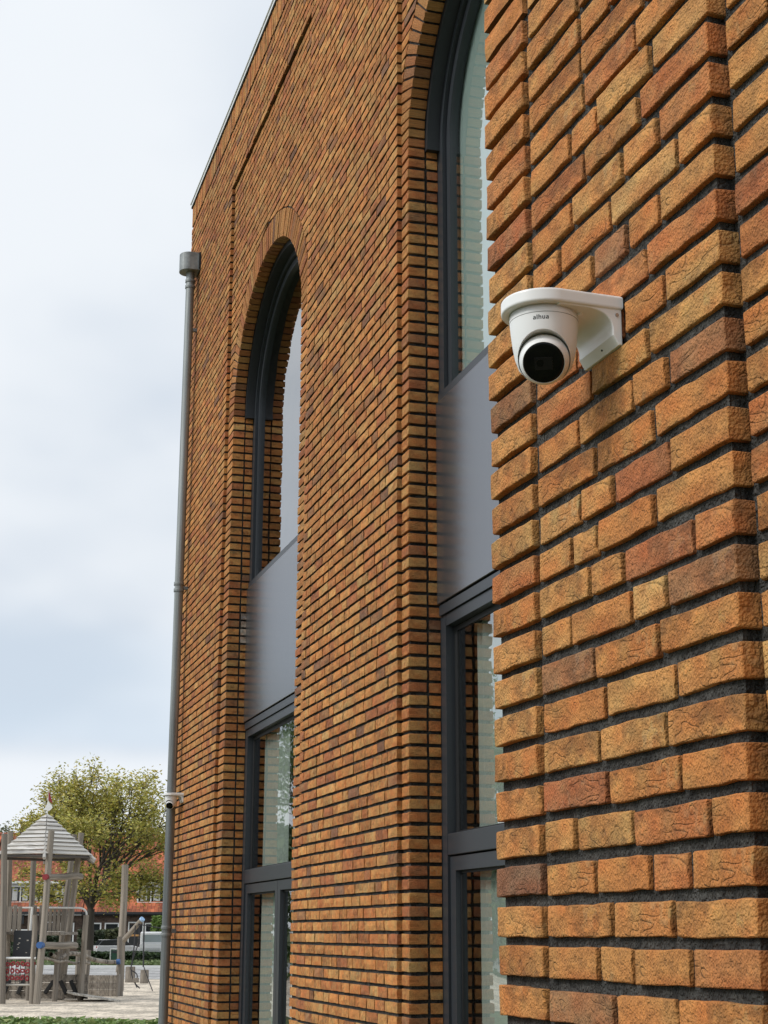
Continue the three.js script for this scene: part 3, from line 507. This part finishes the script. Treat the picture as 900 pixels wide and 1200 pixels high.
  for (let k = 0; k < 3; k++) mesh('baluster', rbox(0.10, 0.85, 0.035, 0.01, -0.68 + k * 0.115, 1.78 + 0.03 * (k % 2), 0.35), k % 2 ? M.wood2 : M.wood, t);
  for (let k = 0; k < 2; k++) mesh('baluster', rbox(0.11, 0.66, 0.035, 0.01, -0.28 + k * 0.17, 1.92, -0.5), M.wood2, t);
  const railPts = [L(-9.2, 40.4, 2.19), L(-7.55, 40.4, 2.19), L(-7.42, 40.4, 2.16), L(-7.35, 40.4, 2.07), L(-7.34, 40.4, 1.55)];
  mesh('handrail', new THREE.TubeGeometry(new THREE.CatmullRomCurve3(railPts, false, 'catmullrom', 0.1), 40, 0.024, 8), M.rail, t);
  mesh('slide_pole', bar(L(-8.5, 39.3, 1.0), L(-8.47, 39.3, 2.19), 0.03), M.rail, t);
  // log perches with coloured ends
  const logA = mesh('perch_log', bar(L(-7.97, 38.35, 2.87), L(-7.52, 40.2, 2.94), 0.075, 0.085, 10, 0.06, 21), M.wood, t); mesh('end_cap', bar(L(-7.99, 38.25, 2.865), L(-7.965, 38.36, 2.872), 0.07), M.red, logA);
  const logB = mesh('perch_log', bar(L(-7.95, 38.2, 1.31), L(-7.52, 40.1, 1.29), 0.085, 0.085, 10, 0.05, 22), M.wood, t); mesh('end_cap', bar(L(-7.99, 38.05, 1.315), L(-7.95, 38.22, 1.312), 0.078), M.blue, logB);
  // play board, climbing net with red grips
  const bb = mesh('play_board', rbox(0.58, 0.62, 0.03, 0.01, L(-8.47, 38.8, 0).x, 1.335, 0.8), M.board, t);
  for (let k = 0; k < 7; k++) mesh('board_mark', box(rr(0.02, 0.05), rr(0.015, 0.03), 0.004, L(-8.51, 38.8, 0).x + rr(-0.2, 0.2), 1.3 + rr(-0.2, 0.25), 0.817), M.woodPale, bb);
  mesh('net_rail', bar(L(-8.82, 38.3, 1.02), L(-8.1, 38.3, 1.02), 0.028), M.trim, t); mesh('net_rail', bar(L(-8.82, 38.3, 0.42), L(-8.1, 38.3, 0.42), 0.026), M.woodPale, t);
  for (let k = 0; k < 7; k++) mesh('net_rope', bar(L(-8.76 + k * 0.105, 38.3, 0.42), L(-8.76 + k * 0.105, 38.3, 1.02), 0.009), M.rope, t);
  for (let row = 0; row < 3; row++) for (let k = 0; k < 6; k++) { const g = new THREE.TorusGeometry(0.043, 0.022, 6, 12).scale(1.1, 0.8, 1).rotateZ(k * 0.7 + row).translate(L(-8.75 + k * 0.118, 38.3, 0).x, 0.88 - row * 0.155 + 0.012 * (k % 2), 1.31); mesh('grip', g, M.red, t); }
  // low plank wall with dark rubber holds
  for (let k = 0; k < 3; k++) { const w = mesh('wall_plank', box(2.1, 0.185, 0.05, L(-8.3, 40.6, 0).x, 0.12 + k * 0.195, -0.95 + k * 0.006, -0.0), k % 2 ? M.wood : M.wood2, t); if (k === 1) for (const [x, rz] of [[-0.95, 0.3], [-0.6, 0.35], [0.1, 0.6], [0.45, -0.5], [0.7, -0.45]]) mesh('hold', rbox(0.10, 0.36, 0.05, 0.02).rotateZ(-rz).translate(x - 0.0, 0.3, -0.90), M.rubber, w); }
}
{
  // crooked branch rails, low trough and ramp beside the tower
  const org = at(-7.3, 42), L = (X, F, y) => V(X + 7.3, y, -(F - 42));
  const t = thing('balance_trail', 'low timber trail of crooked branch rails and grey plank trough right of the play tower', 'balance trail', org, -YAW);
  const curve = (pts, r) => new THREE.TubeGeometry(new THREE.CatmullRomCurve3(pts.map((p) => L(...p))), 40, r, 8);
  mesh('branch_rail', curve([[-7.9, 39, 1.10], [-7.86, 39.8, 1.0], [-7.82, 40.8, 1.09], [-7.6, 41.4, 1.06], [-7.4, 42, 0.93], [-7.1, 42.6, 0.86], [-6.9, 43, 0.86]], 0.055), M.wood, t);
  mesh('branch_rail', curve([[-7.95, 38.3, 1.03], [-7.9, 38.9, 0.99], [-7.8, 39.4, 0.93], [-7.68, 39.8, 0.93], [-7.56, 40.3, 0.87], [-7.45, 40.8, 0.90], [-7.36, 41.2, 0.84]], 0.035), M.wood, t);
  mesh('post', bar(L(-6.86, 43, 0), L(-6.92, 43, 1.5), 0.075, 0.065, 10, 0.04, 31), M.wood2, t); const cap = mesh('post', bar(L(-6.93, 43.0, 0.6), L(-6.9, 43.0, 0.92), 0.06), M.wood, t); mesh('end_cap', bar(L(-6.95, 42.85, 0.86), L(-6.86, 42.85, 0.87), 0.07), M.blue, cap);
  for (let k = 0; k < 3; k++) mesh('trough_plank', box(0.86, 0.17, 0.05, 0.02, 0.1 + k * 0.175, -0.6 + k * 0.004, 0.06), k % 2 ? M.wood2 : M.wood, t);
  mesh('trough_end', box(0.05, 0.55, 0.35, 0.44, 0.28, -0.75), M.wood2, t);
  mesh('sand_board', box(1.15, 0.04, 1.3, 0.28, 0.1, 2.0, 0.3, -0.16), M.woodPale, t);
}
{
  const org = at(-7.4, 46.8), t = thing('climbing_pole', 'tall bare log pole with a slanting arm and hanging black ropes', 'climbing pole', org, -YAW), L = (X, F, y) => V(X + 7.4, y, -(F - 46.8));
  mesh('pole', bar(L(-7.45, 46.8, 0), L(-7.46, 46.8, 3.5), 0.11, 0.095, 14, 0.04, 41), M.wood, t);
  const arm = mesh('arm', bar(L(-7.36, 46.4, 1.38), L(-6.80, 46, 1.96), 0.075, 0.07, 10), M.wood, t); mesh('end_cap', bar(L(-6.815, 46.01, 1.945), L(-6.775, 45.985, 1.985), 0.075), M.paleBlue, arm);
  const tube = (pts, r) => new THREE.TubeGeometry(new THREE.CatmullRomCurve3(pts.map((p) => L(...p))), 30, r, 6);
  mesh('rope', tube([[-6.98, 46, 1.8], [-6.99, 46, 1.2], [-7.02, 46, 0.8], [-7.05, 46, 0.6], [-6.92, 46, 0.52], [-6.86, 46, 0.42], [-6.92, 46, 0.25], [-6.78, 46, 0.1]], 0.018), M.rope, t);
  mesh('rope', tube([[-6.88, 46, 1.86], [-6.86, 46, 1.4], [-6.97, 46, 1.0], [-7.05, 46, 0.7], [-7.0, 46, 0.4], [-6.86, 46, 0.12]], 0.016), M.rope, t);
  mesh('rope', tube([[-6.73, 46, 1.72], [-6.72, 46, 1.2], [-6.71, 46, 0.68]], 0.022), M.rope, t);
  mesh('rope', tube([[-6.71, 46, 0.72], [-6.58, 46, 0.4], [-6.42, 46, 0.03]], 0.014), M.rope, t);
  mesh('step_block', rbox(0.16, 0.13, 0.10, 0.02, 0.5, 0.32, 0.8), M.wood2, t);
  mesh('stay_wire', bar(L(-6.9, 46, 1.83), L(-6.2, 46, 1.72), 0.012), M.rope, t);
}
for (const [X, F, h, r, lab] of [[-8.40, 54.7, 0.5, 0.16, 'thick wooden stump left of the thinner one behind the ropes'], [-7.78, 53.7, 0.42, 0.135, 'thin wooden stump nearest the downpipe on the sand']]) {
  const t = thing('wooden_stump', lab, 'stump', at(X, F), -YAW, 'stumps on the sand'); mesh('log', cyl(r * 1.05, r, h, 0, h / 2, 0, 14), M.wood2, t); mesh('sawn_top', cyl(r * 0.94, r * 0.92, 0.012, 0, h + 0.006, 0, 14), M.wood, t);
}

// ------------------------------------------------------------------ bin, hedge, cars
{
  const t = thing('waste_bin', 'dark green bin in a rounded pale frame before the hedge', 'bin', at(-14.3, 88), -YAW);
  mesh('body', rbox(0.5, 0.68, 0.5, 0.04, 0, 0.36, 0), M.green, t); mesh('frame', merge([rbox(0.06, 0.74, 0.54, 0.02, -0.28, 0.37, 0), rbox(0.06, 0.74, 0.54, 0.02, 0.28, 0.37, 0), rbox(0.6, 0.06, 0.54, 0.02, 0, 0.75, 0)]), std(0.5, 0.5, 0.47), t); mesh('slot', box(0.36, 0.1, 0.03, 0, 0.6, 0.25), M.darkTrim, t);
}
function bush(name, label, X, F, w, h, d, n, size, cols, seed, group) {
  const t = thing(name, label, 'hedge', at(X, F), -YAW, group);
  leafMesh('foliage', n, (r) => { const x = (r() - 0.5) * w, y = h * (1 - r() * r()), z = (r() - 0.5) * d, k = 0.8 + 0.4 * noise3(x * 0.8 + seed, y, z); return { p: V(x, y * k, z) }; }, size, cols, t, seed);
  mesh('stems', merge(Array.from({ length: 14 }, (_, i) => bar(V((i / 13 - 0.5) * w * 0.9, 0, 0), V((i / 13 - 0.5) * w * 0.92 + 0.1, h * 0.7, 0.1), 0.03, 0.015, 5))), M.bark, t); return t;
}
bush('hedge', 'long low clipped green hedge between grass bank and parked cars', -17.5, 91.5, 15, 0.5, 1.0, 8000, 0.13, [[0.045, 0.085, 0.025], [0.06, 0.105, 0.03], [0.03, 0.06, 0.02]], 11);
bush('shrub', 'dark shrub left of the white hatchback behind the hedge', -19.3, 108, 1.5, 1.7, 1.4, 1500, 0.17, [[0.035, 0.06, 0.022], [0.05, 0.08, 0.03], [0.06, 0.075, 0.035]], 12);
bush('shrub', 'olive shrub behind the white hatchback roof', -18.9, 113, 1.5, 1.75, 1.2, 1200, 0.17, [[0.09, 0.11, 0.04], [0.12, 0.13, 0.05]], 13);
bush('shrub', 'bright green bush behind the white van', -16.0, 117, 1.0, 2.5, 1.0, 900, 0.18, [[0.16, 0.26, 0.04], [0.20, 0.30, 0.05]], 14);
bush('shrub', 'dark green bush seen under the play tower perch log', -22.4, 105, 3.0, 1.4, 1.4, 2400, 0.17, [[0.035, 0.07, 0.022], [0.05, 0.09, 0.03]], 15);
function wheel(parent, x, y, z, r, w) { const g = new THREE.Group(); g.name = 'wheel'; parent.add(g); mesh('tyre', new THREE.TorusGeometry(r * 0.8, r * 0.22, 8, 20).scale(1, 1, w / (r * 0.44)).translate(x, y, z), M.tyre, g); mesh('rim', new THREE.CylinderGeometry(r * 0.66, r * 0.66, w * 0.9, 16).rotateX(Math.PI / 2).translate(x, y, z), M.steel, g); }
function carBody(pts, width, bevel) { const s = new THREE.Shape(); pts.forEach(([x, y], i) => (i ? s.lineTo(x, y) : s.moveTo(x, y))); s.closePath(); return new THREE.ExtrudeGeometry(s, { depth: width - 2 * bevel, bevelEnabled: true, bevelSize: bevel, bevelThickness: bevel, bevelSegments: 3 }).translate(0, 0, -width / 2 + bevel); }
{
  // hatchback, seen from behind at an angle: length along x, tail at -x
  const t = thing('parked_hatchback', 'white hatchback with red tail lamp parked behind the green bin', 'car', at(-17.35, 107), -YAW + 0.45);
  t.scale.setScalar(0.76);
  mesh('body', carBody([[-1.95, 0.35], [-2.0, 0.75], [-1.9, 0.98], [1.1, 0.98], [1.85, 0.82], [2.0, 0.6], [1.98, 0.32]], 1.72, 0.06), M.carWhite, t);
  mesh('cabin', carBody([[-1.88, 0.96], [-1.5, 1.42], [-0.2, 1.5], [0.45, 1.42], [1.12, 0.98]], 1.5, 0.08), M.pane, t);
  mesh('roof', rbox(1.7, 0.07, 1.4, 0.03, -0.62, 1.505, 0), M.carWhite, t);
  mesh('rear_window', box(0.02, 0.36, 1.2, -1.76, 1.2, 0, 0, -0.72), M.pane, t);
  for (const s of [-1, 1]) { mesh('pillar', bar(V(-1.86, 0.98, s * 0.7), V(-1.48, 1.48, s * 0.62), 0.05), M.carWhite, t); mesh('tail_lamp', rbox(0.12, 0.24, 0.3, 0.04, -1.97, 0.86, s * 0.66), M.tail, t); mesh('headlamp', rbox(0.14, 0.14, 0.34, 0.04, 1.9, 0.7, s * 0.62), M.rail, t); for (const x of [-1.25, 1.25]) wheel(t, x, 0.31, s * 0.8, 0.31, 0.2); }
  mesh('bumper', rbox(0.16, 0.2, 1.6, 0.05, -1.99, 0.46, 0), M.carWhite, t); mesh('number_plate', box(0.01, 0.11, 0.5, -2.075, 0.52, 0), M.orange, t);
}
{
  const t = thing('parked_van', 'white van facing the playground parked beside the downpipe', 'van', at(-14.85, 106), -YAW - Math.PI / 2 + 0.12);
  t.scale.setScalar(0.9);
  mesh('body', carBody([[-2.6, 0.35], [-2.6, 1.72], [1.0, 1.78], [1.35, 1.7], [1.72, 1.08], [2.35, 0.95], [2.5, 0.7], [2.48, 0.35]], 1.85, 0.07), M.carWhite, t);
  mesh('windscreen', box(0.03, 0.66, 1.5, 1.63, 1.36, 0, 0, 0.54), std(0.25, 0.29, 0.30, { roughness: 0.1 }), t);
  mesh('grille', box(0.03, 0.16, 1.0, 2.55, 0.66, 0), M.darkTrim, t); mesh('bumper', rbox(0.16, 0.26, 1.8, 0.05, 2.48, 0.42, 0), M.darkTrim, t);
  for (const s of [-1, 1]) { mesh('side_window', box(0.8, 0.45, 0.02, 0.85, 1.35, s * 0.925), M.pane, t); mesh('headlamp', rbox(0.14, 0.2, 0.32, 0.04, 2.42, 0.8, s * 0.7), M.rail, t); mesh('mirror', rbox(0.16, 0.3, 0.16, 0.04, 1.2, 1.22, s * 1.05), M.darkTrim, t); for (const x of [-1.7, 1.65]) wheel(t, x, 0.33, s * 0.86, 0.33, 0.22); }
}

// ------------------------------------------------------------------ terraced houses across the street
function house(X, F, w, label, o) {
  const t = thing('terraced_house', label, 'house', at(X, F), -YAW, 'houses with red tiled roofs across the street');
  const wall = mesh('wall', box(w - 0.004, 3.0, 7.6, 0, 1.5, -3.8), M.houseBrick, t);
  // tiled roof: courses of tiles, each lapping the one below
  const rows = 26, rise = 5.9, run = 5.4, ang = Math.atan2(rise, run), sl = Math.hypot(rise, run) / rows, L = [];
  for (const face of [1, -1]) for (let k = 0; k < rows; k++) {
    const g = box(w - 0.006, 0.035, sl * 1.18); const uv = g.attributes.uv; for (let i = 0; i < uv.count; i++) uv.setXY(i, uv.getX(i) * w / 4.4, (uv.getY(i) * 0.03 + k / 16 + 0.015));
    g.rotateX(ang + 0.055); const f = (k + 0.5) / rows; g.translate(0, 3.02 + rise * f, 0.35 - run * f); if (face < 0) { g.rotateY(Math.PI); g.translate(0, 0, 0.35 * 2 - 2 * run - 0.7 + 0.0); } L.push(g);
  }
  const roof = mesh('roof', merge(L), o.mat, t); mesh('ridge', cyl(0.12, 0.12, w - 0.01, 0, 0, 0, 10).rotateZ(Math.PI / 2).translate(0, 3.02 + rise, 0.35 - run), M.roofTile2, roof);
  mesh('gable', (() => { const s = new THREE.Shape(); s.moveTo(0.2, 3); s.lineTo(-2 * run + 0.5, 3); s.lineTo(0.35 - run, 3 + rise - 0.15); s.closePath(); return new THREE.ExtrudeGeometry(s, { depth: w - 0.2, bevelEnabled: false }).rotateY(-Math.PI / 2).translate((w - 0.2) / 2, 0, 0); })().scale(1, 1, 1), M.houseBrick, t);
  mesh('gutter', box(w - 0.01, 0.17, 0.22, 0, 2.98, 0.42), M.darkTrim, t); mesh('soffit_board', box(w - 0.012, 0.12, 0.3, 0, 2.86, 0.2), o.soffit || M.darkTrim, t);
  const window1 = (x, y, ww, h, z, n, curtain) => {
    const wd = mesh('window', merge([box(ww, 0.09, 0.1, x, y + h, z), box(ww, 0.11, 0.14, x, y, z), ...Array.from({ length: n + 1 }, (_, i) => box(0.09, h + 0.09, 0.1, x - ww / 2 + 0.045 + i * (ww - 0.09) / n, y + h / 2, z + 0.002))]), M.trim, t);
    for (let i = 0; i < n; i++) { mesh('pane', box((ww - 0.09) / n - 0.07, h - 0.07, 0.03, x - ww / 2 + 0.045 + (i + 0.5) * (ww - 0.09) / n, y + h / 2, z - 0.02), M.pane, wd); if (curtain) mesh('curtain', box((ww - 0.09) / n * 0.5, h * 0.75, 0.012, x - ww / 2 + 0.045 + (i + 0.45) * (ww - 0.09) / n, y + h * 0.5, z + 0.003), M.curtain, wd); }
  };
  for (const [x, ww] of o.dormers) {
    mesh('dormer', merge([box(ww + 0.16, 1.62, 2.2, x, 4.3, -1.5)]), M.trim, t); mesh('dormer_roof', box(ww + 0.5, 0.16, 2.7, x, 5.16, -1.35), o.dark ? M.darkTrim : M.trim, t); window1(x, 3.72, ww, 1.15, -0.36, Math.max(2, Math.round(ww / 0.85)), true);
  }
  for (const [x, ww, n] of o.windows) window1(x, 0.75, ww, 1.5, 0.04, n, false);
  if (o.door !== undefined) { mesh('door', box(0.95, 2.15, 0.08, o.door, 1.08, 0.02), o.doorMat || M.darkTrim, t); mesh('door_frame', merge([box(0.08, 2.3, 0.12, o.door - 0.52, 1.15, 0.03), box(0.08, 2.3, 0.12, o.door + 0.52, 1.15, 0.03), box(1.12, 0.09, 0.12, o.door, 2.32, 0.03)]), M.trim, t); }
  mesh('chimney', merge([box(0.7, 1.3, 0.7, o.chim, 9.1, -5.2), box(0.8, 0.12, 0.8, o.chim, 9.75, -5.2)]), M.houseBrick, t); return t;
}
house(-18.2, 119, 7.4, 'red roofed house nearest the downpipe with a white dormer and dark brick front', { mat: M.roofTile, dormers: [[1.15, 2.0]], windows: [[-2.85, 1.05, 1], [-1.55, 1.05, 1], [1.6, 1.5, 2]], door: 0.2, chim: 2.4 });
house(-25.6, 119, 7.3, 'red roofed house behind the play tower with a wide white dormer and shop sign', { mat: M.roofTile2, dormers: [[0.1, 3.9]], windows: [[2.6, 1.0, 1]], door: 1.2, chim: -2, soffit: M.trim });
house(-33.0, 119, 7.3, 'red roofed house at the left picture edge beyond the play tower', { mat: M.roofTile, dormers: [[1.8, 3.0]], windows: [[1.2, 2.2, 2], [-2.0, 1.2, 1]], door: 3.0, chim: 0 });
house(-10.7, 119, 7.4, 'red roofed house hidden mostly behind the brick wall corner', { mat: M.roofTile2, dormers: [[0, 2.4]], windows: [[-2, 1.6, 2], [1.6, 1.6, 2]], door: 0, chim: 0 });
{
  // dark fascia with three pale figures above a white shopfront, and the yellowish canopy to the right of it
  const t = thing('shop_sign', 'black sign board with three pale letters above the white shop window', 'sign', at(-27.1, 118.6), -YAW);
  mesh('board', rbox(2.0, 0.62, 0.08, 0.02, 0, 2.5, 0), M.darkTrim, t);
  for (let k = 0; k < 3; k++) { const g = new TextGeometry('E', { font, size: 0.28, depth: 0.03, curveSegments: 3 }); mesh('letter', g.translate(-0.38 + k * 0.27, 2.36, 0.04), M.trim, t); }
  const s = thing('shop_window', 'white framed shop window under the black sign board', 'shop window', at(-27.1, 118.75), -YAW); mesh('frame', merge([box(3.4, 0.14, 0.12, 0, 1.75, 0), box(0.5, 1.7, 0.12, -1.45, 0.9, 0), box(0.5, 1.7, 0.12, 1.45, 0.9, 0), box(0.12, 1.7, 0.1, 0, 0.9, 0)]), M.trim, s); mesh('pane', box(2.5, 1.6, 0.05, 0, 0.9, -0.03), M.pane, s);
  const c = thing('canopy', 'flat yellow brown wooden canopy between the hatchback and the van', 'canopy', at(-18.0, 114.8), -YAW); mesh('roof_board', box(1.75, 0.12, 1.2, 0, 1.42, 0), M.orange, c); for (const x of [-0.8, 0.8]) mesh('post', box(0.08, 1.36, 0.08, x, 0.68, 0), M.wood2, c);
}

// ------------------------------------------------------------------ trees
function tree(label, pos, H, fork, spread, nLimbs, leaves, leafSize, cols, seed, low = 0) {
  const t = thing('street_tree', label, 'tree', pos), r = rngOf(seed), wood = [], tips = [];
  wood.push(bar(V(0, 0, 0), V(0.05, fork, 0.03), H * 0.026, H * 0.021, 10, 0.08, seed));
  const grow = (a, dir, len, rad, lev) => {
    const b = a.clone().addScaledVector(dir, len); wood.push(bar(a, b, rad, rad * 0.66, lev < 2 ? 7 : 5, lev < 2 ? 0.12 : 0, seed + lev));
    if (lev === 0) { const o = V(dir.x, 0, dir.z).normalize(); for (const q of [0.35, 0.8]) grow(a.clone().lerp(b, q), o.clone().add(V((r() - 0.5) * 0.9, 0.12 - 0.25 * r(), (r() - 0.5) * 0.9)).normalize(), len * rr(0.5, 0.75, r), rad * 0.42, 2); }
    if (lev >= 2) tips.push(a.clone().lerp(b, 0.55)); if (lev >= 4) { tips.push(b); return; }
    const n = lev < 1 ? 3 : 2 + (r() < 0.5 ? 1 : 0);
    for (let i = 0; i < n; i++) { const d = dir.clone().add(V((r() - 0.5) * 1.35, (r() - 0.42) * 0.9, (r() - 0.5) * 1.35)).normalize(); grow(b, d, len * rr(0.62, 0.86, r), rad * 0.64, lev + 1); }
  };
  for (let i = 0; i < nLimbs; i++) { const a = i / nLimbs * 6.283 + r(), tilt = (i < low ? 0.95 : 0.28 + 0.6 * r()) * spread; grow(V(0, fork - 0.1 + r() * 0.3, 0), V(Math.cos(a) * tilt, 1, Math.sin(a) * tilt).normalize(), (H - fork) * rr(0.27, 0.35, r), H * 0.0125, 0); }
  mesh('trunk', merge(wood), M.bark, t);
  leafMesh('crown', leaves, (q) => { const c = tips[Math.floor(q() * tips.length)], s = H * 0.05, g = () => (q() + q() + q() - 1.5) * 1.15; const p = V(c.x + g() * s, c.y + g() * s * 0.9, c.z + g() * s); if (p.y < fork * 0.75) p.y = fork * 0.75 + q() * 1.5; return { p }; }, leafSize, cols, t, seed + 1);
  return t;
}
const SPRINGC = [[0.48, 0.44, 0.07], [0.54, 0.48, 0.10], [0.40, 0.40, 0.08], [0.58, 0.46, 0.11], [0.33, 0.32, 0.07]];
tree('large spreading tree with thin yellow green spring leaves behind the play tower', at(-17.95, 100), 11.2, 3.0, 0.86, 10, 32000, 0.11, SPRINGC, 43, 3).rotation.y = 1.9;
tree('small pale tree far off at the left picture edge above the roofs', at(-36.5, 150), 11, 3, 0.8, 6, 3500, 0.2, [[0.16, 0.18, 0.09], [0.2, 0.2, 0.1]], 33);
// trees to the left of the view, seen in the window glass
tree('leafy green tree left of the playground mirrored in the windows', V(-15, 0, -62), 11.5, 2.4, 0.9, 8, 9000, 0.16, [[0.10, 0.17, 0.04], [0.14, 0.20, 0.05]], 35, 3);
tree('tall green tree farther left of the playground mirrored in the windows', V(-24, 0, -78), 12.5, 2.6, 0.9, 8, 9000, 0.18, [[0.11, 0.17, 0.05], [0.15, 0.21, 0.06]], 37, 3);

bush('hedge', 'tall loose green hedge below the trees mirrored in the windows', -32.5, 54, 26, 5.2, 2.4, 16000, 0.22, [[0.09, 0.16, 0.045], [0.12, 0.19, 0.05], [0.07, 0.12, 0.04]], 16);

scene.environmentIntensity = 1;
scene.updateMatrixWorld(true);
renderer.render(scene, camera);
